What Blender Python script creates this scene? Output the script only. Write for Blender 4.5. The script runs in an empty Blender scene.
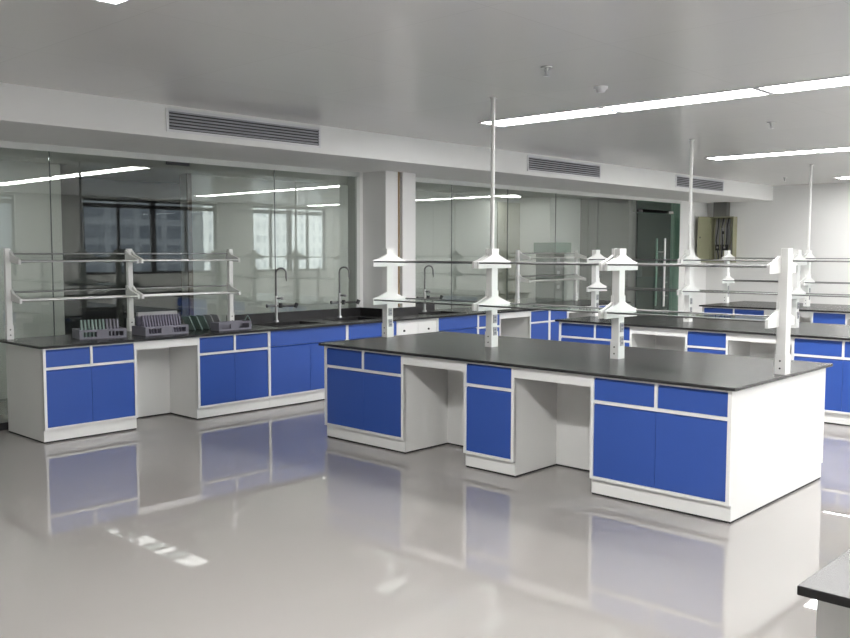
import bpy, bmesh, math, random
from mathutils import Vector, Matrix
random.seed(7)
S = bpy.context.scene
COL = S.collection
PI = math.pi

# ------------------------------------------------------------------ camera
F_PX, W_PX = 899.1, 850
cd = bpy.data.cameras.new('camera')
cd.sensor_fit = 'HORIZONTAL'; cd.sensor_width = 36.0; cd.lens = F_PX / W_PX * 36.0
cd.clip_start = 0.05; cd.clip_end = 400
cam = bpy.data.objects.new('camera', cd); COL.objects.link(cam)
YAW, PITCH, ROLL = 0.7528, -0.0749, 0.0013
fw = Vector((-math.sin(YAW) * math.cos(PITCH), math.cos(YAW) * math.cos(PITCH), math.sin(PITCH)))
rt = Vector((math.cos(YAW), math.sin(YAW), 0)); up = rt.cross(fw)
r2 = rt * math.cos(ROLL) + up * math.sin(ROLL); u2 = up * math.cos(ROLL) - rt * math.sin(ROLL)
M = Matrix((r2, u2, -fw)).transposed().to_4x4(); M.translation = Vector((2.3219, -5.186, 1.6604))
cam.matrix_world = M
S.camera = cam

# ------------------------------------------------------------------ world, exposure
w = bpy.data.worlds.new('sky'); S.world = w; w.use_nodes = True
WN = w.node_tree.nodes; WL = w.node_tree.links
bg = WN['Background']
SKY_STRENGTH = 5.3
bg.inputs['Color'].default_value = (0.93, 0.97, 1.0, 1)
bg.inputs['Strength'].default_value = SKY_STRENGTH
LAMP = 38.0            # radiance of the ceiling light panels
BACK_LAMP = 18.0       # radiance of the visible and added lamps in the room behind the glass
S.view_settings.view_transform = 'Standard'; S.view_settings.look = 'None'
S.view_settings.gamma = 1.0; S.view_settings.use_curve_mapping = False
S.view_settings.exposure = 0.0
S.cycles.use_denoising = True
S.cycles.max_bounces = 10; S.cycles.diffuse_bounces = 6; S.cycles.transparent_max_bounces = 24
S.cycles.sample_clamp_indirect = 6

# window openings in the daylight wall: (y0, y1); heights
XWIN = 5.5; WINS = [(-0.6, 3.2), (4.75, 8.45), (9.57, 12.2)]
WZ0, WZ1 = 1.10, 2.90
for i, (a, b) in enumerate(WINS):          # daylight portals in the window openings
    l = bpy.data.lights.new('window_portal', 'AREA'); l.shape = 'RECTANGLE'
    l.size = b - a; l.size_y = WZ1 - WZ0; l.cycles.is_portal = True
    o = bpy.data.objects.new('window_portal', l); COL.objects.link(o)
    o.matrix_world = Matrix.Translation((XWIN + 0.26, (a + b) / 2, (WZ0 + WZ1) / 2)) @ Matrix(((0, 0, 1, 0), (1, 0, 0, 0), (0, 1, 0, 0), (0, 0, 0, 1)))

# ------------------------------------------------------------------ materials
def mat(name, col, rough=0.5, metal=0.0, spec=0.5, noise=0.0, scale=20.0, bump=0.0, bscale=3.0, coat=0.0):
    m = bpy.data.materials.new(name); m.use_nodes = True
    n = m.node_tree.nodes; L = m.node_tree.links; b = n['Principled BSDF']
    b.inputs['Base Color'].default_value = (*col, 1); b.inputs['Roughness'].default_value = rough
    b.inputs['Metallic'].default_value = metal; b.inputs['Specular IOR Level'].default_value = spec
    b.inputs['Coat Weight'].default_value = coat; b.inputs['Coat Roughness'].default_value = 0.1
    tc = n.new('ShaderNodeTexCoord')
    if noise:
        t = n.new('ShaderNodeTexNoise'); t.inputs['Scale'].default_value = scale; t.inputs['Detail'].default_value = 4
        L.new(tc.outputs['Object'], t.inputs['Vector'])
        mx = n.new('ShaderNodeMix'); mx.data_type = 'RGBA'
        mx.inputs['A'].default_value = (*[c * (1 - noise) for c in col], 1); mx.inputs['B'].default_value = (*[min(1, c * (1 + noise)) for c in col], 1)
        L.new(t.outputs['Fac'], mx.inputs['Factor']); L.new(mx.outputs['Result'], b.inputs['Base Color'])
    if bump:
        t = n.new('ShaderNodeTexNoise'); t.inputs['Scale'].default_value = bscale; t.inputs['Detail'].default_value = 2
        L.new(tc.outputs['Object'], t.inputs['Vector'])
        bp = n.new('ShaderNodeBump'); bp.inputs['Strength'].default_value = bump; bp.inputs['Distance'].default_value = 0.02
        L.new(t.outputs['Fac'], bp.inputs['Height']); L.new(bp.outputs['Normal'], b.inputs['Normal'])
    return m

WHITE = mat('white_powder_coat', (0.79, 0.79, 0.775), 0.35)
BLUE = mat('blue_powder_coat', (0.030, 0.085, 0.36), 0.38, noise=0.04, scale=6)
BLACKTOP = mat('black_phenolic_worktop', (0.022, 0.021, 0.022), 0.27, spec=0.45)
RUBBER = mat('black_rubber', (0.015, 0.015, 0.015), 0.7)
WALLP = mat('white_wall_paint', (0.80, 0.80, 0.79), 0.7, noise=0.015, scale=3)
SOFFIT = mat('white_plaster', (0.82, 0.82, 0.81), 0.7, noise=0.015, scale=3)
GREYW = mat('pale_grey_wall_paint', (0.62, 0.63, 0.61), 0.8, noise=0.03, scale=2)
SOUTHW = mat('mid_grey_wall_paint', (0.74, 0.74, 0.73), 0.8, noise=0.03, scale=2)
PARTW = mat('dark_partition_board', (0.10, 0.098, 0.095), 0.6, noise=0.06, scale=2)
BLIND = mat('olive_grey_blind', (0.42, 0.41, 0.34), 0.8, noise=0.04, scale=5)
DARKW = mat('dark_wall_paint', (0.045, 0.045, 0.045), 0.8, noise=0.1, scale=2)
RAILM = mat('grey_steel_rail', (0.30, 0.30, 0.30), 0.3, metal=1.0)
PSTEEL = mat('satin_steel_handle', (0.80, 0.80, 0.79), 0.4, metal=0.5)
STEEL = mat('brushed_steel', (0.62, 0.62, 0.61), 0.3, metal=1.0)
DSTEEL = mat('dark_chrome', (0.20, 0.20, 0.20), 0.28, metal=1.0)
POLEW = mat('pale_pole_paint', (0.74, 0.74, 0.72), 0.3)
DARKP = mat('dark_plastic', (0.03, 0.03, 0.033), 0.45)
GREYP = mat('grey_plastic', (0.19, 0.185, 0.225), 0.5, noise=0.05, scale=30)
LGREYP = mat('light_grey_plastic', (0.36, 0.36, 0.37), 0.45)
TEAL = mat('pale_green_plastic', (0.20, 0.28, 0.255), 0.4)
PURPLE = mat('grey_violet_plastic', (0.16, 0.15, 0.21), 0.5)
OLIVE = mat('olive_grey_metal', (0.30, 0.30, 0.20), 0.45, metal=0.2)
DUCTG = mat('grey_metal_duct', (0.16, 0.16, 0.15), 0.5, metal=0.3)
VENTW = mat('vent_frame_white', (0.75, 0.75, 0.77), 0.45)
BRASS = mat('brown_pipe_coating', (0.26, 0.18, 0.09), 0.45)
ALU = mat('window_aluminium', (0.10, 0.10, 0.11), 0.4, metal=0.3)
WOODB = mat('brown_door_frame', (0.14, 0.10, 0.08), 0.5, noise=0.1, scale=8)
GROOVE = mat('dark_joint_sealant', (0.08, 0.09, 0.09), 0.5)
ALUL = mat('pale_aluminium_channel', (0.70, 0.72, 0.70), 0.4)
CABGREY = mat('green_grey_filing_paint', (0.10, 0.12, 0.11), 0.5)
TAN = mat('brown_cardboard', (0.16, 0.12, 0.09), 0.8)

def ceiling_mat():
    m = mat('ceiling_metal_panels', (0.72, 0.72, 0.705), 0.26, spec=0.5, bump=0.10, bscale=1.6)
    n = m.node_tree.nodes; L = m.node_tree.links; b = n['Principled BSDF']
    tc = n.new('ShaderNodeTexCoord')
    br = n.new('ShaderNodeTexBrick'); br.offset = 0.0
    br.inputs['Scale'].default_value = 1.0; br.inputs['Brick Width'].default_value = 1.41; br.inputs['Row Height'].default_value = 1.17
    br.inputs['Mortar Size'].default_value = 0.003; br.inputs['Mortar Smooth'].default_value = 0.1
    br.inputs['Color1'].default_value = (0.73, 0.73, 0.715, 1); br.inputs['Color2'].default_value = (0.715, 0.715, 0.70, 1); br.inputs['Mortar'].default_value = (0.64, 0.64, 0.625, 1)
    mp = n.new('ShaderNodeMapping'); mp.inputs['Location'].default_value = (0.757, 0.25, 0)
    L.new(tc.outputs['Object'], mp.inputs['Vector']); L.new(mp.outputs['Vector'], br.inputs['Vector'])
    L.new(br.outputs['Color'], b.inputs['Base Color'])
    return m
CEIL = ceiling_mat()

def floor_mat():
    m = mat('grey_epoxy_floor', (0.315, 0.296, 0.286), 0.012, spec=0.5, noise=0.04, scale=0.9)
    m.node_tree.nodes['Principled BSDF'].inputs['IOR'].default_value = 1.95
    return m
FLOOR = floor_mat()

def glass_mat(name, tint, refl=1.0):
    m = bpy.data.materials.new(name); m.use_nodes = True
    n = m.node_tree.nodes; L = m.node_tree.links
    n.remove(n['Principled BSDF']); out = n['Material Output']
    tr = n.new('ShaderNodeBsdfTransparent'); tr.inputs['Color'].default_value = (*tint, 1)
    gl = n.new('ShaderNodeBsdfGlossy'); gl.inputs['Roughness'].default_value = 0.0; gl.inputs['Color'].default_value = (0.97, 1.0, 0.98, 1)
    fr = n.new('ShaderNodeFresnel'); ge = n.new('ShaderNodeNewGeometry'); io = n.new('ShaderNodeMix'); io.data_type = 'FLOAT'
    io.inputs['A'].default_value = 1.52; io.inputs['B'].default_value = 1 / 1.52     # both faces of the thin pane reflect alike
    L.new(ge.outputs['Backfacing'], io.inputs['Factor']); L.new(io.outputs['Result'], fr.inputs['IOR'])
    mu = n.new('ShaderNodeMath'); mu.operation = 'MULTIPLY'; mu.inputs[1].default_value = refl
    L.new(fr.outputs[0], mu.inputs[0])
    mx = n.new('ShaderNodeMixShader'); L.new(mu.outputs[0], mx.inputs[0]); L.new(tr.outputs[0], mx.inputs[1]); L.new(gl.outputs[0], mx.inputs[2])
    L.new(mx.outputs[0], out.inputs['Surface'])
    return m
GLASS = glass_mat('partition_glass', (0.885, 0.907, 0.89), 1.7)
DOORGLASS = glass_mat('green_door_glass', (0.66, 0.80, 0.74), 0.9)
WINGLASS = glass_mat('window_glass', (0.97, 0.98, 0.98), 1.0)
SHELFGLASS = glass_mat('shelf_glass', (0.90, 0.95, 0.93), 0.8)

def emit_mat(name, col, s):
    m = bpy.data.materials.new(name); m.use_nodes = True
    b = m.node_tree.nodes['Principled BSDF']
    b.inputs['Base Color'].default_value = (0.8, 0.8, 0.8, 1)
    b.inputs['Emission Color'].default_value = (*col, 1); b.inputs['Emission Strength'].default_value = s
    return m
LIGHT = emit_mat('light_diffuser', (1.0, 0.99, 0.97), LAMP)
LIGHTB = emit_mat('dim_light_diffuser', (1.0, 1.0, 0.97), BACK_LAMP)

def facade_mat(nm, bw, mo, c1, c2, c3):
    m = mat(nm, (0.8, 0.8, 0.8), 0.7)
    n = m.node_tree.nodes; L = m.node_tree.links; b = n['Principled BSDF']
    tc = n.new('ShaderNodeTexCoord'); mp = n.new('ShaderNodeMapping'); mp.inputs['Rotation'].default_value = (PI / 2, 0, PI / 2)
    sep = n.new('ShaderNodeSeparateXYZ'); cmb = n.new('ShaderNodeCombineXYZ')
    L.new(tc.outputs['Object'], sep.inputs[0]); L.new(sep.outputs['Y'], cmb.inputs['X']); L.new(sep.outputs['Z'], cmb.inputs['Y'])
    br = n.new('ShaderNodeTexBrick'); br.offset = 0.0; br.inputs['Scale'].default_value = 1.0
    br.inputs['Brick Width'].default_value = bw; br.inputs['Row Height'].default_value = 3.2; br.inputs['Mortar Size'].default_value = mo
    br.inputs['Mortar Smooth'].default_value = 0.0
    br.inputs['Color1'].default_value = (*c1, 1); br.inputs['Color2'].default_value = (*c2, 1); br.inputs['Mortar'].default_value = (*c3, 1)
    L.new(cmb.outputs[0], br.inputs['Vector']); L.new(br.outputs['Color'], b.inputs['Base Color'])
    return m
FACADE = facade_mat('office_facade', 2.0, 0.62, (0.42, 0.45, 0.48), (0.58, 0.60, 0.62), (0.92, 0.92, 0.90))
FACADED = facade_mat('dark_tower_facade', 5.0, 0.5, (0.08, 0.09, 0.11), (0.12, 0.13, 0.15), (0.17, 0.18, 0.20))

# ------------------------------------------------------------------ mesh helpers
class MB:
    def __init__(s): s.bm = bmesh.new()
    def box(s, x0, x1, y0, y1, z0, z1, bev=0.0):
        m = Matrix.Translation(((x0 + x1) / 2, (y0 + y1) / 2, (z0 + z1) / 2)) @ Matrix.Diagonal((abs(x1 - x0), abs(y1 - y0), abs(z1 - z0), 1))
        r = bmesh.ops.create_cube(s.bm, size=1.0, matrix=m)
        if bev:
            es = list({e for v in r['verts'] for e in v.link_edges})
            bmesh.ops.bevel(s.bm, geom=es, offset=bev, segments=2, profile=0.5, affect='EDGES')
        return s
    def prism(s, pts, axis, a, b):
        # pts: 2D outline; axis 'x' -> (y,z), 'y' -> (x,z), 'z' -> (x,y)
        def P(p, t):
            return {'x': (t, p[0], p[1]), 'y': (p[0], t, p[1]), 'z': (p[0], p[1], t)}[axis]
        va = [s.bm.verts.new(P(p, a)) for p in pts]; vb = [s.bm.verts.new(P(p, b)) for p in pts]
        s.bm.faces.new(va); s.bm.faces.new(vb)
        n = len(pts)
        for i in range(n): s.bm.faces.new((va[i], va[(i + 1) % n], vb[(i + 1) % n], vb[i]))
        return s
    def cyl(s, p, q, r, r2=None, seg=14):
        p, q = Vector(p), Vector(q); d = q - p
        m = Matrix.Translation((p + q) / 2) @ d.to_track_quat('Z', 'Y').to_matrix().to_4x4()
        bmesh.ops.create_cone(s.bm, cap_ends=True, segments=seg, radius1=r, radius2=r if r2 is None else r2, depth=d.length, matrix=m)
        return s
    def tube(s, path, r, seg=10):
        path = [Vector(p) for p in path]; rings = []
        for i, p in enumerate(path):
            t = (path[min(i + 1, len(path) - 1)] - path[max(i - 1, 0)]).normalized()
            q = t.to_track_quat('Z', 'Y')
            if i == 0: prev = q @ Vector((1, 0, 0))
            u = (prev - t * prev.dot(t)).normalized(); v = t.cross(u); prev = u
            rings.append([s.bm.verts.new(p + (u * math.cos(2 * PI * k / seg) + v * math.sin(2 * PI * k / seg)) * r) for k in range(seg)])
        for A, B in zip(rings, rings[1:]):
            for k in range(seg): s.bm.faces.new((A[k], A[(k + 1) % seg], B[(k + 1) % seg], B[k]))
        s.bm.faces.new(rings[0][::-1]); s.bm.faces.new(rings[-1])
        return s
    def sphere(s, c, r, sc=(1, 1, 1)):
        bmesh.ops.create_uvsphere(s.bm, u_segments=12, v_segments=8, radius=r, matrix=Matrix.Translation(c) @ Matrix.Diagonal((*sc, 1)))
        return s
    def slab(s, xs, ys, keep, z0, z1):
        vt, vb = {}, {}
        def V(d, i, j, z):
            if (i, j) not in d: d[(i, j)] = s.bm.verts.new((xs[i], ys[j], z))
            return d[(i, j)]
        nx, ny = len(xs) - 1, len(ys) - 1
        K = lambda i, j: 0 <= i < nx and 0 <= j < ny and keep(i, j)
        for i in range(nx):
            for j in range(ny):
                if not K(i, j): continue
                c = [(i, j), (i + 1, j), (i + 1, j + 1), (i, j + 1)]
                s.bm.faces.new([V(vt, *p, z1) for p in c]); s.bm.faces.new([V(vb, *p, z0) for p in c][::-1])
                for (p, q), (di, dj) in (((c[0], c[1]), (0, -1)), ((c[1], c[2]), (1, 0)), ((c[2], c[3]), (0, 1)), ((c[3], c[0]), (-1, 0))):
                    if not K(i + di, j + dj):
                        s.bm.faces.new((V(vb, *p, z0), V(vb, *q, z0), V(vt, *q, z1), V(vt, *p, z1)))
        return s
    def build(s, name, m, parent=None, smooth=False):
        bmesh.ops.recalc_face_normals(s.bm, faces=s.bm.faces[:])
        me = bpy.data.meshes.new(name)
        if smooth:
            for f in s.bm.faces: f.smooth = True
        s.bm.to_mesh(me); s.bm.free(); me.materials.append(m)
        o = bpy.data.objects.new(name, me); COL.objects.link(o)
        if parent is not None: o.parent = parent
        if smooth:
            md = o.modifiers.new('edge_split', 'EDGE_SPLIT'); md.split_angle = math.radians(40)
        return o

def tag(o, label, cat, group=None):
    o['label'] = label; o['category'] = cat
    if group: o['group'] = group
    return o
def thing(name, label, cat, loc=(0, 0, 0), rz=0.0, group=None):
    o = bpy.data.objects.new(name, None); COL.objects.link(o); o.empty_display_size = 0.1
    o.location = loc; o.rotation_euler = (0, 0, rz)
    return tag(o, label, cat, group)
def struct(name, mb, m, parent=None):
    o = mb.build(name, m, parent)
    if parent is None: o['kind'] = 'structure'
    return o
def box(*a, **k): return MB().box(*a, **k)
def copy_tree(o, parent=None):
    c = o.copy(); COL.objects.link(c)
    if parent is not None: c.parent = parent
    for ch in list(o.children): copy_tree(ch, c)
    return c

# ------------------------------------------------------------------ room shell
XG = -6.20                     # face of the glass partition
YS, YN = -7.6, 12.45           # south and north walls
ZC = 2.95                      # ceiling
ZS, XSF = 2.665, -4.85         # soffit underside and its front face
struct('floor', box(-9.8, XWIN + 0.3, YS - 0.2, 20.0, -0.12, 0.0), FLOOR)
struct('ceiling', box(XSF - 0.02, XWIN + 0.3, YS - 0.2, YN + 0.2, ZC, ZC + 0.1), CEIL)
struct('wall_south', box(-9.8, XWIN + 0.3, YS - 0.15, YS, 0, ZC), SOUTHW)
far = struct('wall_north', box(XG - 0.1, XWIN + 0.3, YN, YN + 0.15, 0, ZC), WALLP)
gr = MB()
for x in (-3.32, -0.9, 1.5): gr.box(x - 0.004, x + 0.004, YN - 0.003, YN, 0.1, ZC)
gr.build('panel_joint', GROOVE, far)
# window wall on the daylight side
wm = MB(); ys = [YS] + [v for a in WINS for v in a] + [YN]
for a, b in zip(ys[0::2], ys[1::2]): wm.box(XWIN, XWIN + 0.25, a, b, 0, ZC)
for a, b in WINS: wm.box(XWIN, XWIN + 0.25, a, b, 0, WZ0); wm.box(XWIN, XWIN + 0.25, a, b, WZ1, ZC)
struct('wall_east', wm, WALLP)
for k, (a, b) in enumerate(WINS):
    fr = MB(); x0, x1 = XWIN + 0.08, XWIN + 0.15
    fr.box(x0, x1, a, a + 0.06, WZ0, WZ1).box(x0, x1, b - 0.06, b, WZ0, WZ1).box(x0, x1, a, b, WZ0, WZ0 + 0.06).box(x0, x1, a, b, WZ1 - 0.05, WZ1)
    fr.box(x0, x1, a, b, 2.70, 2.80)
    n = 4
    for i in range(1, n):
        y = a + (b - a) * i / n; fr.box(x0, x1, y - (0.07 if i == 2 else 0.035), y + (0.07 if i == 2 else 0.035), WZ0, WZ1)
    wo = struct('window_%d' % (k + 1), fr, ALU)
    box(XWIN + 0.11, XWIN + 0.116, a + 0.03, b - 0.03, WZ0 + 0.03, WZ1 - 0.03).build('window_pane', WINGLASS, wo)
    box(XWIN - 0.02, XWIN + 0.08, a, b, WZ0 - 0.03, WZ0).build('window_sill', WALLP, wo)
# soffit over the glass partition
struct('trim_1', box(-6.45, XSF, YS, YN, ZS, ZC + 0.1), SOFFIT)
# glass partition: panes, joints, top channel, base strip
PA = [-7.6, -5.35, -1.32, 1.34, 2.62]        # joints of the left run
PB = [3.30, 4.47, 5.76, 7.03, 8.30, 9.60]    # joints of the right run
kt = 2
for run in (PA, PB):
    for a, b in zip(run, run[1:]):
        kw = len(WINS) + kt - 1
        g = struct('window_%d' % kw, box(XG - 0.012, XG, a + 0.004, b - 0.004, 0.06, ZS - 0.055), GLASS)
        box(XG - 0.011, XG - 0.001, b - 0.004, b + 0.004, 0.06, ZS - 0.055).build('joint_strip', GROOVE, g)
        kt += 1
pf = box(XG, XG + 0.012, -0.08, 0.20, ZS - 0.095, ZS - 0.062).build('clamp_fitting', DARKP); tag(pf, 'dark clamp fitting at the top edge of the left glass run', 'fitting')
struct('trim_2', box(XG - 0.035, XG + 0.025, YS, 2.64, ZS - 0.06, ZS), ALUL)
struct('trim_3', box(XG - 0.035, XG + 0.025, 3.27, 11.27, ZS - 0.06, ZS), ALUL)
struct('trim_4', box(XG - 0.035, XG + 0.025, 2.615, 2.665, 0, ZS), ALUL)
struct('baseboard_west', MB().box(XG - 0.035, XG + 0.025, YS, 2.615, 0, 0.07).box(XG - 0.035, XG + 0.025, 3.27, 9.6, 0, 0.07), DARKP)
# pillar in the partition, in two leaves with a slot between them
struct('wall_pillar', MB().box(-6.40, -5.77, 2.73, 2.945, 0, ZS).box(-6.40, -5.77, 3.03, 3.27, 0, ZS).box(-6.40, -5.90, 2.945, 3.03, 0, ZS).box(-6.40, XG + 0.01, 2.665, 2.73, 0, ZS), WALLP)
tag(MB().cyl((-5.80, 2.985, 0.95), (-5.80, 2.985, ZS), 0.018).build('pipe', BRASS, smooth=True), 'slim brown vertical pipe in the slot of the white pillar', 'pipe')
# solid wall past the glass door
struct('wall_west', MB().box(-6.40, XG, 11.27, YN, 0, ZS), WALLP)

# glass door with patch fittings and long bar handles
dr = struct('door_1', box(XG - 0.012, XG, 9.64, 10.98, 0.015, 2.40), DOORGLASS)
box(XG - 0.02, XG + 0.008, 9.64, 9.80, 2.395, 2.44).build('patch_fitting', DARKP, dr)
box(XG - 0.02, XG + 0.008, 10.80, 10.98, 2.395, 2.44).build('patch_fitting', STEEL, dr)
box(XG - 0.02, XG + 0.008, 9.64, 9.80, 0.012, 0.07).build('patch_fitting', STEEL, dr)
for xx in (XG + 0.11, XG - 0.06):
    h = MB().cyl((xx, 10.47, 0.62), (xx, 10.47, 1.92), 0.020)
    for zz in (0.95, 1.66): h.cyl((XG, 10.47, zz), (xx, 10.47, zz), 0.010)
    h.build('door_handle', PSTEEL, dr, smooth=True)
struct('window_20', box(XG - 0.012, XG, 9.62, 11.0, 2.45, ZS - 0.055), DOORGLASS)
struct('window_21', box(XG - 0.012, XG, 11.01, 11.26, 0.02, ZS - 0.055), DOORGLASS)

# room behind the glass: pale back wall with a dark doorway, then a dark corridor
XB = -8.0; DO0, DO1 = -0.38, 1.29
struct('wall_behind_glass', MB().box(XB - 0.15, XB, YS, DO0, 0, ZS).box(XB - 0.15, XB, DO1, 9.3, 0, ZS), GREYW)
struct('trim_5', MB().box(XB - 0.16, XB + 0.03, DO1, DO1 + 0.06, 0, ZS), WOODB)
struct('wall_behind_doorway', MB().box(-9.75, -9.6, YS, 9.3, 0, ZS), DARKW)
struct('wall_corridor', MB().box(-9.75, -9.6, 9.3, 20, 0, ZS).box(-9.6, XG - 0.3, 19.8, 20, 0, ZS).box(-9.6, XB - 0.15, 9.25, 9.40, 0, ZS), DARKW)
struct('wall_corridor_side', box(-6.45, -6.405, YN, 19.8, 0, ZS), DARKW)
struct('trim_6', box(XB - 0.05, -7.30, 8.42, 9.41, 0, ZS), WALLP)   # pale pillar
struct('trim_7', box(XB, XB + 0.02, 7.75, 8.42, 0, ZS - 0.1), BLIND)
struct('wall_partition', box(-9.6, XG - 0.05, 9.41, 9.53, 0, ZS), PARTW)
struct('ceiling_behind_glass', box(-9.75, -6.45, YS, 20, ZS, ZS + 0.1), GREYW)

# room behind the glass: one visible lamp, two unseen ones added to brighten it
LX = (-7.1, -6.85, -7.62); LS = ((0.20, 0.26), (0.20, 0.30), (0.10, 0.16))
for k, y in enumerate((-1.98, 3.62, 7.66)):
    t = thing('ceiling_light', ['dim lamp behind the glass near the left end of the wall bench', 'dim lamp behind the glass, hidden by the white pillar', 'small lamp behind the glass, seen right of the front ceiling pole'][k], 'ceiling light', (LX[k], y, ZS - 0.03))
    p, q = LS[k]
    box(-p - 0.02, p + 0.02, -q - 0.02, q + 0.02, 0.004, 0.03).build('lamp_frame', VENTW, t)
    box(-p, p, -q, q, -0.002, 0.006).build('diffuser', LIGHTB, t)

# ------------------------------------------------------------------ ceiling lights
ROWS = [(-2.97, -2.14, 5, 'in the row nearest the camera'), (1.98, -3.51, 6, 'in the row over the front island'), (6.68, -3.40, 5, 'in the row behind the middle island'), (11.25, -3.25, 6, 'in the row nearest the far wall')]
ORD = ['first', 'second', 'third', 'fourth', 'fifth', 'sixth']
SEG = 1.41
lp = None
for ry, rx, n, where in ROWS:
    for i in range(n):
        lab = '%s white light panel from the vents %s' % (ORD[i], where)
        if lp is None:
            lp = thing('ceiling_light', lab, 'ceiling light', (rx, ry, ZC), group='ceiling light panels')
            f = MB(); f.box(0.004, SEG - 0.004, -0.18, -0.17, -0.012, 0).box(0.004, SEG - 0.004, 0.17, 0.18, -0.012, 0).box(0.004, 0.030, -0.17, 0.17, -0.012, 0).box(SEG - 0.030, SEG - 0.004, -0.17, 0.17, -0.012, 0)
            f.build('lamp_frame', VENTW, lp)
            box(0.030, SEG - 0.030, -0.17, 0.17, -0.008, 0).build('diffuser', LIGHT, lp)
            t = lp
        else:
            t = copy_tree(lp); t.location = (rx + SEG * i, ry, ZC); t['label'] = lab

# air vents in the soffit face
vt = None
for y0, y1, lab in ((-0.86, 0.88, 'long slatted air vent in the soffit above the left wall bench'), (4.44, 6.17, 'slatted air vent in the soffit right of the white pillar'), (8.49, 10.16, 'farthest slatted air vent in the soffit, above the glass door')):
    if vt is None:
        vt = thing('air_vent', lab, 'vent', (XSF, y0, 2.735), group='soffit air vents')
        L = 1.73; H = 0.17
        fr = MB(); fr.box(0, 0.014, -0.02, L + 0.02, -0.018, 0.004).box(0, 0.014, -0.02, L + 0.02, H - 0.004, H + 0.018).box(0, 0.014, -0.02, 0.004, 0, H).box(0, 0.014, L - 0.004, L + 0.02, 0, H)
        fr.build('vent_frame', VENTW, vt)
        box(0.0, 0.002, 0, L, 0, H).build('backing', DARKP, vt)
        sl = MB()
        for i in range(6):
            z = 0.012 + i * 0.028
            sl.prism([(0.002, z + 0.012), (0.004, z + 0.016), (0.016, z + 0.003), (0.014, z - 0.001)], 'y', 0.0, L)
        sl.build('slat', mat('vent_slat_grey', (0.42, 0.42, 0.46), 0.5), vt)
    else:
        t = copy_tree(vt); t.location = (XSF, y0, 2.735); t['label'] = lab

# sprinklers and the smoke detector
sp = None
for x, y, lab in ((-1.44, 0.07, 'small pendent sprinkler head nearest the camera on the ceiling'), (-1.37, 3.8, 'sprinkler head between the two long ceiling light rows'), (-3.9, 10.6, 'tiny far sprinkler head near the far white wall')):
    if sp is None:
        sp = thing('sprinkler', lab, 'sprinkler', (x, y, ZC), group='ceiling sprinklers')
        MB().cyl((0, 0, 0), (0, 0, -0.008), 0.04).build('escutcheon', STEEL, sp, smooth=True)
        MB().cyl((0, 0, -0.008), (0, 0, -0.035), 0.013).cyl((0, 0, -0.035), (0, 0, -0.06), 0.006).build('sprinkler_body', STEEL, sp, smooth=True)
        MB().cyl((0, 0, -0.06), (0, 0, -0.064), 0.022).build('deflector', STEEL, sp, smooth=True)
    else:
        t = copy_tree(sp); t.location = (x, y, ZC); t['label'] = lab
sd = thing('smoke_detector', 'round white smoke detector on the ceiling beside the front light row', 'smoke detector', (-1.57, 0.98, ZC))
MB().cyl((0, 0, 0), (0, 0, -0.018), 0.055, seg=24).build('base', VENTW, sd, smooth=True)
MB().cyl((0, 0, -0.018), (0, 0, -0.045), 0.045, 0.028, seg=24).build('sensor_cover', VENTW, sd, smooth=True)

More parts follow.
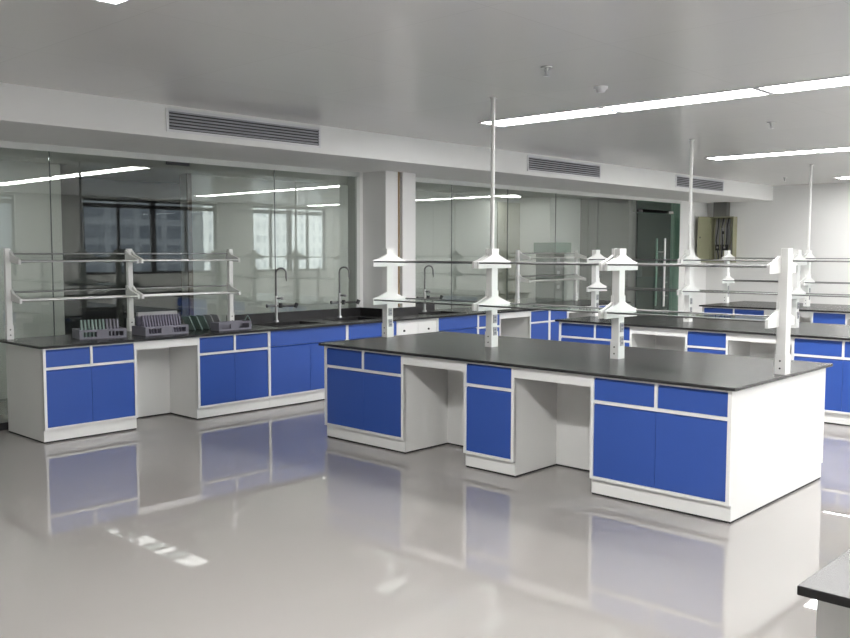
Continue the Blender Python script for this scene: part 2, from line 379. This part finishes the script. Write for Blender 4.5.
# ------------------------------------------------------------------ cabinets
ZF, ZT = 0.115, 0.828           # bottom of body, underside of worktop
SB = 0.027                      # toe-kick setback
def front_panel(mb, x0, x1, z0, z1, y=0.006):
    # flat sheet front whose top edge is folded back as a finger pull
    mb.prism([(y, z0), (y, z1 - 0.016), (y + 0.014, z1), (y + 0.018, z1), (y + 0.018, z0)], 'x', x0, x1)
    return mb
def cabinet(label, loc, rz, wd, kind, d=0.70, fl=0.024, fr=0.022, name='base_cabinet', group=None):
    t = thing(name, label, 'cabinet', loc, rz, group)
    c = MB()                                        # carcass and toe kick
    c.box(0.0, 0.018, 0.02, d, ZF, ZT).box(wd - 0.018, wd, 0.02, d, ZF, ZT).box(0.018, wd - 0.018, 0.03, d, ZF, ZF + 0.018).box(0.018, wd - 0.018, d - 0.012, d, ZF, ZT)
    c.box(0.0, 0.018, SB, d, 0.013, ZF).box(wd - 0.018, wd, SB, d, 0.013, ZF)
    c.build('carcass', WHITE, t)
    box(0.018, wd - 0.018, SB, SB + 0.018, 0.013, ZF).build('plinth', WHITE, t)
    box(0.004, wd - 0.004, SB + 0.004, d - 0.004, 0.0, 0.013).build('base_strip', RUBBER, t)
    f = MB()
    f.box(0, fl, 0, 0.03, ZF, ZT).box(wd - fr, wd, 0, 0.03, ZF, ZT).box(fl, wd - fr, 0, 0.03, ZF, ZF + 0.02)
    zr0, zr1 = 0.637, 0.659
    g = 0.0015
    if kind != 'sink': f.box(fl, wd - fr, 0, 0.03, 0.812, ZT)
    if kind in ('double', 'single', 'drawers'): f.box(fl, wd - fr, 0, 0.03, zr0, zr1)
    mid = wd / 2
    if kind == 'double': f.box(mid - 0.011, mid + 0.011, 0, 0.03, zr1, 0.812)
    f.build('front_frame', WHITE, t)
    if kind == 'double':
        front_panel(MB(), fl + g, mid - 0.011 - g, zr1 + g, 0.812 - g).build('drawer', BLUE, t)
        front_panel(MB(), mid + 0.011 + g, wd - fr - g, zr1 + g, 0.812 - g).build('drawer', BLUE, t)
        front_panel(MB(), fl + g, mid - g, ZF + 0.02 + g, zr0 - g).build('door', BLUE, t)
        front_panel(MB(), mid + g, wd - fr - g, ZF + 0.02 + g, zr0 - g).build('door', BLUE, t)
    elif kind == 'single':
        front_panel(MB(), fl + g, wd - fr - g, zr1 + g, 0.812 - g).build('drawer', BLUE, t)
        front_panel(MB(), fl + g, wd - fr - g, ZF + 0.02 + g, zr0 - g).build('door', BLUE, t)
    elif kind == 'sink':
        box(fl + g, wd - fr - g, 0.003, 0.02, 0.66, ZT - 0.002).build('apron', BLUE, t)
        front_panel(MB(), fl + g, mid - g, ZF + 0.02 + g, 0.655).build('door', BLUE, t)
        front_panel(MB(), mid + g, wd - fr - g, ZF + 0.02 + g, 0.655).build('door', BLUE, t)
    elif kind == 'plain':
        box(0.001, wd - 0.001, -0.006, -0.0005, ZF, ZT - 0.004).build('front_sheet', WHITE, t)
    elif kind == 'access':
        dp = front_panel(MB(), fl + g, mid - g, ZF + 0.02 + g, 0.810).build('access_panel', WHITE, t)
        dq = front_panel(MB(), mid + g, wd - fr - g, ZF + 0.02 + g, 0.810).build('access_panel', WHITE, t)
        MB().cyl((0.11, 0.008, 0.70), (0.11, -0.006, 0.70), 0.013).build('lock', DARKP, dp, smooth=True)
        MB().cyl((wd - 0.17, 0.008, 0.70), (wd - 0.17, -0.006, 0.70), 0.013).build('lock', DARKP, dq, smooth=True)
    return t
def knee(label, loc, rz, wd, d=0.55):
    t = thing('knee_space_panel', label, 'panel', loc, rz)
    box(0, wd, 0.002, 0.022, 0.745, ZT).build('apron_rail', WHITE, t)
    box(0, wd, d, d + 0.018, 0.013, ZT).build('back_panel', WHITE, t)
    box(0, wd, d + 0.003, d + 0.015, 0.0, 0.013).build('base_strip', RUBBER, t)
    return t
def end_panel(label, loc, d, th=0.018):
    t = thing('end_panel', label, 'panel', loc)
    MB().prism([(0.0, ZT), (0.0, ZF), (SB, ZF), (SB, 0.013), (d - SB, 0.013), (d - SB, ZF), (d, ZF), (d, ZT)], 'x', 0, th).build('side_sheet', WHITE, t)
    box(0.004, th - 0.003, SB + 0.005, d - SB - 0.005, 0, 0.013).build('base_strip', RUBBER, t)
    return t
DI = 1.575; OV = 0.037; TH = 0.022; ZW = 0.85
XA = -3.763
def island(xo, y0, nm, place):
    rows = [('double', XA + 0.018, -2.783), ('single', -2.130, -1.650), ('double', -0.993, -0.018)]
    words = ['far left two-door blue cabinet with paired drawers of the %s', 'narrow blue one-door cabinet with one drawer midway along the %s', 'right-hand two-door blue cabinet with paired drawers of the %s']
    for (k, a, b), wrd in zip(rows, words):
        left, right = a < -3, b > -0.1
        cabinet(wrd % nm, (xo + a, y0, 0), 0, b - a, k, fl=0.010 if left else 0.024, fr=0.006 if right else 0.022, group='island cabinets')
    knee('white recessed knee space left of the narrow cabinet in the %s' % nm, (xo - 2.783, y0, 0), 0, 0.653)
    knee('white recessed knee space right of the narrow cabinet in the %s' % nm, (xo - 1.650, y0, 0), 0, 0.657)
    end_panel('wide white end panel facing the windows on the %s' % nm, (xo - 0.018, y0, 0), DI)
    end_panel('white end panel facing the glass wall on the %s' % nm, (xo + XA, y0, 0), DI)
    wt = box(XA - OV, OV, -OV, DI + OV, ZT, ZW, bev=0.003).build('worktop', BLACKTOP)
    wt.location = (xo, y0, 0)
    tag(wt, 'black worktop of the %s' % place, 'worktop')

island(0.0, 0.0, 'front island', 'front island bench, the large one in the middle')
island(-0.09, 3.755, 'middle island', 'middle island bench, just behind the front island')
island(-0.21, 7.74, 'rearmost island', 'rearmost island bench, nearest the far white wall')

# ------------------------------------------------------------------ reagent racks
BR = [(-0.045, 1.685), (-0.045, 1.636), (-0.075, 1.622), (-0.150, 1.594), (-0.220, 1.576), (-0.220, 1.520), (0.220, 1.520), (0.220, 1.576), (0.150, 1.594), (0.075, 1.622), (0.045, 1.636), (0.045, 1.685)]
def bracket_outline(dz, half=False):
    p = [(y, z - dz) for y, z in BR]
    if half: p = [(y, z - dz) for y, z in ((0.02, 1.670), (-0.02, 1.665), (-0.07, 1.625), (-0.215, 1.582), (-0.215, 1.540), (-0.02, 1.560), (0.02, 1.560))]
    return p
def rack(label, loc, rz, posts, single=False, pole=None, sock=(1.09, 0.985), ends=(True, True)):
    t = thing('reagent_rack', label, 'rack', loc, rz)
    n = len(posts)
    px, py = (0.032, 0.040) if not single else (0.026, 0.022)
    ztop = 1.685
    for i, x in enumerate(posts):
        p = MB().box(x - px, x + px, -py, py, ZW, ztop, bev=0.004).build('post', WHITE, t)
        pb = MB().box(x - px - 0.004, x + px + 0.004, -py - 0.004, py + 0.004, ZW, ZW + 0.13)
        pb.build('post_base', WHITE, p)
        for sx in (-1, 1):
            if (sx < 0 and i == 0) or (sx > 0 and i == n - 1): continue
            for dz in (0.0, 0.355):
                o = bracket_outline(dz, single)
                a, b = sorted((x + sx * 0.014, x + sx * 0.036))
                MB().prism(o, 'x', a, b).build('bracket', WHITE, p)
        if not single or i == n - 1:
            for z in sock:
                sgn = 1 if i < n - 1 or single else -1
                a, b = sorted((x + sgn * (px + 0.001), x + sgn * (px + 0.009)))
                so = box(a, b, -0.022, 0.022, z - 0.036, z + 0.036, bev=0.002).build('socket', LGREYP, p)
                a2, b2 = sorted((x + sgn * (px + 0.009), x + sgn * (px + 0.011)))
                MB().box(a2, b2, -0.012, 0.012, z + 0.006, z + 0.022).box(a2, b2, -0.012, 0.012, z - 0.022, z - 0.006).build('socket_slot', GREYP, p)
        bolts = MB()
        for z in (ZW + 0.04, ZW + 0.09): bolts.cyl((x, -py - 0.004, z), (x, -py - 0.008, z), 0.006)
        bolts.build('bolt', DARKP, p)
    for i in range(n - 1):
        a, b = posts[i] + px + 0.004, posts[i + 1] - px - 0.004
        for dz in (0.0, 0.355):
            z = 1.562 - dz
            y0, y1 = (-0.210, 0.210) if not single else (-0.205, 0.0)
            g = box(a + 0.018, b - 0.018, y0 + 0.012, y1 - 0.012, z - 0.004, z + 0.004).build('glass_shelf', SHELFGLASS, t)
            for y in (y0, y1):
                MB().cyl((a, y, z + 0.004), (b, y, z + 0.004), 0.010 if single else 0.007, seg=10).build('rail', STEEL if single else RAILM, g, smooth=True)
    if single:
        for i in range(n - 1):
            a, b = posts[i] + px, posts[i + 1] - px
            for dz in (0.0, 0.355):
                MB().cyl((a, 0.0, 1.635 - dz), (b, 0.0, 1.635 - dz), 0.008, seg=10).build('guard_rail', RAILM, t, smooth=True)
    if pole is not None:
        pl = MB().cyl((pole, 0, ztop), (pole, 0, ZC - 0.012), 0.018, seg=16).build('ceiling_pole', POLEW, t, smooth=True)
        MB().cyl((pole, 0, ZC - 0.012), (pole, 0, ZC), 0.034, seg=20).build('pole_flange', STEEL, pl, smooth=True)
    return t
P4 = [-3.762, -2.497, -1.268, -0.010]
rack('white four-post double reagent rack on the front island', (0, 0.79, 0), 0, P4, pole=-2.497)
rack('white four-post double reagent rack on the middle island', (-0.095, 4.545, 0), 0, P4, pole=-2.497)
rack('white four-post double reagent rack on the rearmost island', (-0.20, 8.53, 0), 0, P4, pole=-2.497)

# ------------------------------------------------------------------ wall bench along the glass
XWB = -5.290; R90 = PI / 2
cabinet('leftmost two-door blue cabinet with paired drawers under the wall bench', (XWB, -1.841, 0), R90, 0.872, 'double', d=0.77)
knee('white recessed knee space in the wall bench between two blue cabinets', (XWB, -0.969, 0), R90, 0.651, d=0.52)
cabinet('two-door blue cabinet with drawers right of the wall bench knee space', (XWB, -0.318, 0), R90, 0.876, 'double')
cabinet('blue sink cabinet below the first goose-neck tap of the wall bench', (XWB, 0.560, 0), R90, 1.09, 'sink', fl=0.006)
cabinet('blue sink cabinet left of the pillar below the second tap', (XWB, 1.652, 0), R90, 0.81, 'sink', fl=0.012)
cabinet('white access cabinet with two dark locks in front of the pillar', (XWB, 2.464, 0), R90, 0.714, 'access', d=0.45)
cabinet('blue sink cabinet right of the pillar below the third tap', (XWB, 3.180, 0), R90, 0.785, 'sink', fl=0.012, fr=0.008)
cabinet('small blue cabinet with drawer right of the third tap', (XWB, 3.967, 0), R90, 0.485, 'single')
knee('narrow white knee space near the right end of the wall bench', (XWB, 4.454, 0), R90, 0.665, d=0.52)
cabinet('blue cabinet with drawer right of the narrow knee space', (XWB, 5.121, 0), R90, 0.475, 'single')
cabinet('blue cabinet partly hidden by the middle island corner, wall bench', (XWB, 5.598, 0), R90, 0.475, 'single', fr=0.026)
knee('knee space at the far end of the wall bench behind the middle island', (XWB, 6.075, 0), R90, 0.80, d=0.52)
cabinet('last blue cabinet at the far end of the wall bench', (XWB, 6.877, 0), R90, 0.90, 'double')

XK0, XK1, PX = -6.165, -5.253, -5.762
SINKS = [(0.80, 1.42), (1.80, 2.34), (3.34, 3.86)]
SX0, SX1 = -5.86, -5.44
xs = [XK0, SX0, PX, SX1, XK1]
ys = sorted([-1.878, 7.815, 2.66, 3.278] + [v for s in SINKS for v in s])
def keep(i, j):
    xm, ym = (xs[i] + xs[i + 1]) / 2, (ys[j] + ys[j + 1]) / 2
    if xm < PX and 2.66 < ym < 3.278: return False
    return not (SX0 < xm < SX1 and any(a < ym < b for a, b in SINKS))
wt = MB().slab(xs, ys, keep, ZT, ZW).build('worktop', BLACKTOP)
tag(wt, 'long black worktop of the wall bench along the glass partition', 'worktop')
bs = MB()
bs.box(XK0, XK0 + 0.02, 0.62, 2.66, ZW, 0.945).box(PX, PX + 0.02, 2.66, 3.298, ZW, 0.945).box(XK0, PX, 2.64, 2.66, ZW, 0.945).box(XK0, PX, 3.278, 3.298, ZW, 0.945).box(XK0, XK0 + 0.02, 3.298, 4.05, ZW, 0.955)
tag(bs.build('backsplash', BLACKTOP), 'low black backsplash along the back of the wall bench, wrapping the pillar', 'backsplash')
for k, (a, b) in enumerate(SINKS):
    t = thing('sink', ['black sink basin under the first goose-neck tap from the left', 'black sink basin just left of the white pillar', 'black sink basin right of the white pillar'][k], 'sink', ((SX0 + SX1) / 2, (a + b) / 2, ZW), group='black sinks in the wall bench')
    hx, hy = (SX1 - SX0) / 2 - 0.004, (b - a) / 2 - 0.004
    m = MB(); dz = -0.17
    m.box(-hx, -hx + 0.012, -hy, hy, dz, 0.0).box(hx - 0.012, hx, -hy, hy, dz, 0).box(-hx, hx, -hy, -hy + 0.012, dz, 0).box(-hx, hx, hy - 0.012, hy, dz, 0).box(-hx, hx, -hy, hy, dz - 0.012, dz)
    m.build('basin', BLACKTOP, t)
    r = MB(); q = 0.022
    r.box(-hx - q, -hx + 0.012, -hy - q, hy + q, 0.0005, 0.006).box(hx - 0.012, hx + q, -hy - q, hy + q, 0.0005, 0.006).box(-hx, hx, -hy - q, -hy + 0.012, 0.0005, 0.006).box(-hx, hx, hy - 0.012, hy + q, 0.0005, 0.006)
    r.build('sink_rim', BLACKTOP, t)
    MB().cyl((0, 0, dz), (0, 0, dz + 0.006), 0.03, seg=20).build('drain', STEEL, t, smooth=True)
# goose-neck laboratory taps
ft = None
for y, lab in ((1.19, 'leftmost goose-neck laboratory tap on the wall bench'), (2.16, 'goose-neck laboratory tap just left of the white pillar'), (3.69, 'goose-neck laboratory tap just right of the white pillar')):
    if ft is None:
        ft = thing('faucet', lab, 'tap', (-6.0, y, ZW), group='goose-neck laboratory taps')
        MB().cyl((0, 0, 0), (0, 0, 0.02), 0.03, 0.022, seg=18).build('base_flange', STEEL, ft, smooth=True)
        MB().cyl((0, 0, 0.02), (0, 0, 0.30), 0.016).build('lower_column', STEEL, ft, smooth=True)
        path = [(0, 0, 0.30), (0, 0, 0.45), (0, 0, 0.56)]
        ux, uy = 0.62, 0.785
        for i in range(1, 11):
            th = PI * i / 10; rr = 0.058
            path.append((ux * rr * (1 - math.cos(th)), uy * rr * (1 - math.cos(th)), 0.56 + rr * math.sin(th)))
        path += [(ux * 0.117, uy * 0.117, 0.53), (ux * 0.118, uy * 0.118, 0.50)]
        sp_ = MB().tube(path, 0.011).build('spout', DSTEEL, ft, smooth=True)
        MB().cyl((ux * 0.118, uy * 0.118, 0.50), (ux * 0.118, uy * 0.118, 0.465), 0.008, 0.005).build('nozzle', DSTEEL, sp_, smooth=True)
        k = MB().cyl((0, 0, 0.27), (0.04, 0.03, 0.27), 0.012).build('valve', DSTEEL, ft, smooth=True)
        MB().sphere((0.055, 0.042, 0.27), 0.024, (1, 1, 0.75)).build('valve_knob', LGREYP, k, smooth=True)
        a1 = MB().cyl((0, 0, 0.185), (-0.03, -0.10, 0.185), 0.013).build('side_arm', DSTEEL, ft, smooth=True)
        MB().cyl((-0.03, -0.10, 0.185), (-0.035, -0.115, 0.185), 0.02).build('arm_knob', DARKP, a1, smooth=True)
        a2 = MB().cyl((0, 0, 0.185), (0.13, 0.17, 0.185), 0.013).build('side_arm', DSTEEL, ft, smooth=True)
        MB().cyl((0.03, 0.04, 0.16), (0.03, 0.04, 0.215), 0.022).build('arm_valve', DARKP, a2, smooth=True)
        MB().cyl((0.125, 0.165, 0.19), (0.125, 0.165, 0.12), 0.010, 0.006).build('arm_nozzle', STEEL, a2, smooth=True)
        MB().cyl((0.13, 0.17, 0.165), (0.145, 0.19, 0.215), 0.022).build('arm_knob', DARKP, a2, smooth=True)
    else:
        t = copy_tree(ft); t.location = (-6.0, y, ZW); t['label'] = lab

# single-sided racks on the wall bench
rack('white single-sided three-post reagent rack on the left of the wall bench', (-6.095, 0, 0), R90, [-1.79, -0.58, 0.63], single=True)
rack('white single-sided two-post reagent rack at the far end of the wall bench', (-6.095, 0, 0), R90, [5.88, 7.47], single=True)

# grey plastic racks standing on the wall bench
def tray(label, loc, rz, L, kind):
    t = thing('drying_rack', label, 'rack', loc, rz, 'grey plastic racks on the wall bench')
    h = 0.085; D = 0.13 if kind == 'low' else 0.24
    f = MB()                       # front board with two openings; local -y faces the front
    f.box(0, 0.03, -0.02, 0, 0, h).box(L - 0.03, L, -0.02, 0, 0, h).box(0.03, L - 0.03, -0.02, 0, 0.0, 0.018).box(0.03, L - 0.03, -0.02, 0, h - 0.02, h).box(L * 0.36, L * 0.62, -0.02, 0, 0.018, h - 0.02)
    f.box(0, 0.02, 0, D, 0, h).box(L - 0.02, L, 0, D, 0, h).box(0.02, L - 0.02, D - 0.02, D, 0, h)
    f.build('rack_frame', GREYP, t)
    box(0.02, L - 0.02, 0, D - 0.02, 0.004, 0.012).build('rack_floor', PURPLE, t)
    if kind == 'pegs':
        n = 11
        for i in range(n):
            x = 0.05 + (L - 0.1) * i / (n - 1)
            MB().prism([(0.06, 0.012), (0.10, 0.17), (0.115, 0.17), (0.12, 0.012)], 'x', x - 0.008, x + 0.008).build('upright', TEAL if i < 7 else GREYP, t)
    elif kind == 'dense':
        n = 14
        for i in range(n):
            x = 0.04 + (L - 0.08) * i / (n - 1)
            MB().prism([(0.04, 0.012), (0.09, 0.19), (0.105, 0.19), (0.12, 0.012)], 'x', x - 0.007, x + 0.007).build('upright', PURPLE, t)
        box(0.02, L - 0.02, 0.15, 0.19, 0.18, 0.215).build('top_rail', LGREYP, t)
        box(0.02, 0.05, 0.15, 0.19, 0.012, 0.18).build('rail_post', PURPLE, t)
        box(L - 0.05, L - 0.02, 0.15, 0.19, 0.012, 0.18).build('rail_post', PURPLE, t)
    return t
tray('leftmost grey plastic rack with a row of pale green uprights', (-5.615, -1.36, ZW), R90 - 0.20, 0.43, 'pegs')
tray('grey violet plastic rack with dense uprights and a top rail', (-5.50, -0.765, ZW), R90, 0.47, 'dense')
tray('rightmost grey plastic rack on the wall bench, low and empty', (-5.44, 0.02, ZW), R90, 0.40, 'low')
for i in range(5):
    y = -0.12 + 0.085 * i
    MBp = MB().prism([(0, 0), (0.012, 0), (-0.058, 0.145), (-0.070, 0.145)], 'x', -0.07, 0.07)
    o = MBp.build('sample_plate', TEAL if i < 3 else LGREYP); o.location = (-5.79, y + 0.05, ZW)
    tag(o, '%s leaning plate from the left in the row behind the empty grey rack' % ORD[i], 'plate', 'leaning plates on the wall bench')
hs = MB().tube([(-5.60, 0.45, ZW + 0.007), (-5.60, 0.47, ZW + 0.09), (-5.61, 0.51, ZW + 0.13), (-5.63, 0.555, ZW + 0.08), (-5.64, 0.58, ZW + 0.007)], 0.006).build('hose', TEAL, smooth=True)
tag(hs, 'thin pale green hose looped behind the rightmost grey rack', 'hose')

# ------------------------------------------------------------------ bench in the near right corner
NX, NY = 1.562, -2.975
cabinet('white bench body in the near right corner, cut by the frame', (NX, NY, 0), 0, 0.75, 'plain', d=1.3, name='bench_body')
wt = box(NX - OV, NX + 2.0, NY - OV, NY + 1.5, ZT, ZW + 0.002, bev=0.003).build('worktop', BLACKTOP)
tag(wt, 'black worktop corner at the near right edge of the photo', 'worktop')
cabinet('second white bench body right of the near corner one, out of frame', (NX + 0.752, NY, 0), 0, 0.75, 'plain', d=1.3, name='bench_body')

# ------------------------------------------------------------------ electrical panel on the far wall
ep = thing('electrical_panel', 'open electrical panel box with wiring on the far wall', 'electrical panel', (-6.06, YN, 1.45))
bx = MB().box(0, 0.50, -0.012, 0, 0, 0.92).box(0, 0.02, -0.18, -0.012, 0, 0.92).box(0.48, 0.50, -0.18, -0.012, 0, 0.92).box(0.02, 0.48, -0.18, -0.012, 0, 0.02).box(0.02, 0.48, -0.18, -0.012, 0.90, 0.92)
bx.build('enclosure', OLIVE, ep)
dd = MB().prism([(0.0, -0.185), (-0.055, -0.60), (-0.040, -0.602), (0.016, -0.188)], 'z', 0.0, 0.92).build('door', OLIVE, ep)
MB().cyl((-0.040, -0.54, 0.50), (-0.022, -0.54, 0.50), 0.018).build('latch', DARKP, dd, smooth=True)
box(0.05, 0.45, -0.03, -0.012, 0.05, 0.87).build('mounting_plate', LGREYP, ep)
for i, (x, z, wx, hz) in enumerate(((0.20, 0.50, 0.12, 0.20), (0.09, 0.24, 0.10, 0.12), (0.24, 0.24, 0.10, 0.12))):
    br_ = box(x, x + wx, -0.10, -0.03, z, z + hz, bev=0.004).build('breaker', DARKP if i else LGREYP, ep)
    box(x + wx * 0.35, x + wx * 0.65, -0.115, -0.10, z + hz * 0.35, z + hz * 0.65).build('switch', LGREYP if i else DARKP, br_)
for i in range(7):
    x = 0.08 + 0.055 * i
    MB().tube([(x, -0.06, 0.90), (x + random.uniform(-.03, .03), -0.09, 0.72), (x + random.uniform(-.03, .03), -0.10, 0.45), (0.12 + 0.035 * i, -0.08, 0.12), (0.1 + 0.04 * i, -0.06, 0.03)], 0.011, seg=8).build('cable', DARKP if i % 2 else OLIVE, ep, smooth=True)
dk = MB().box(0.06, 0.34, -0.16, 0, 2.372, ZC).build('cable_duct', DUCTG); dk.location = (-6.06, YN, 0)
tag(dk, 'grey vertical cable duct rising from the electrical panel', 'duct')
so = thing('wall_socket', 'pale switch plate beside the glass door on the white wall', 'switch', (XG, 11.55, 1.25))
box(0, 0.010, -0.043, 0.043, -0.043, 0.043, bev=0.003).build('cover_plate', VENTW, so)
box(0.010, 0.013, -0.028, 0.028, -0.028, 0.028).build('rocker', LGREYP, so)

et = thing('equipment_rack', 'dark equipment rack behind the glass right of the pale blind', 'equipment', (-6.9, 7.68, 0))
box(-0.20, 0.20, 0.04, 0.34, 0.0, 1.72, bev=0.006).build('rack_body', CABGREY, et)
box(-0.22, 0.22, 0.0, 0.52, 1.64, 1.82, bev=0.006).build('rack_hood', mat('pale_green_paint', (0.10, 0.20, 0.15), 0.5), et)
for z in (1.05, 1.30, 1.52):
    p_ = box(0.201, 0.212, 0.07, 0.31, z - 0.08, z + 0.08, bev=0.002).build('front_module', DARKP, et)
    box(0.212, 0.216, 0.10, 0.18, z - 0.03, z + 0.03).build('module_label_plate', LGREYP, p_)

# things seen dimly through the glass door
fc = thing('filing_cabinet', 'dark green-grey drawer cabinet seen through the glass door', 'cabinet', (-9.0, 15.0, 0), R90)
box(-0.5, 0.5, -0.5, 0.0, 0, 1.05, bev=0.006).build('cabinet_body', CABGREY, fc)
for z in (0.06, 0.39, 0.72):
    d_ = box(-0.46, 0.46, -0.518, -0.502, z, z + 0.29, bev=0.004).build('drawer', CABGREY, fc)
    box(-0.08, 0.08, -0.535, -0.518, z + 0.18, z + 0.205).build('drawer_handle', STEEL, d_)
bxx = thing('cardboard_box', 'dim brown box on top of the cabinet behind the glass door', 'box', (-8.78, 14.95, 1.05), R90)
box(-0.3, 0.3, -0.22, 0.15, 0, 0.34).build('box_body', TAN, bxx)
MB().box(-0.3, 0.3, -0.22, -0.038, 0.34, 0.346).box(-0.3, 0.3, -0.032, 0.15, 0.34, 0.346).build('box_flap', TAN, bxx)

# office block outside the windows
ob = MB().box(170, 190, -60, 260, -40, 13.5).build('office_building', FACADE)
tag(ob, 'pale office block with a window grid, reflected in the glass', 'building')
ob = MB().box(120, 135, 50, 82.5, -40, 60).build('office_tower', FACADED)
tag(ob, 'dark blue-grey office tower reflected in the left glass panes', 'building')
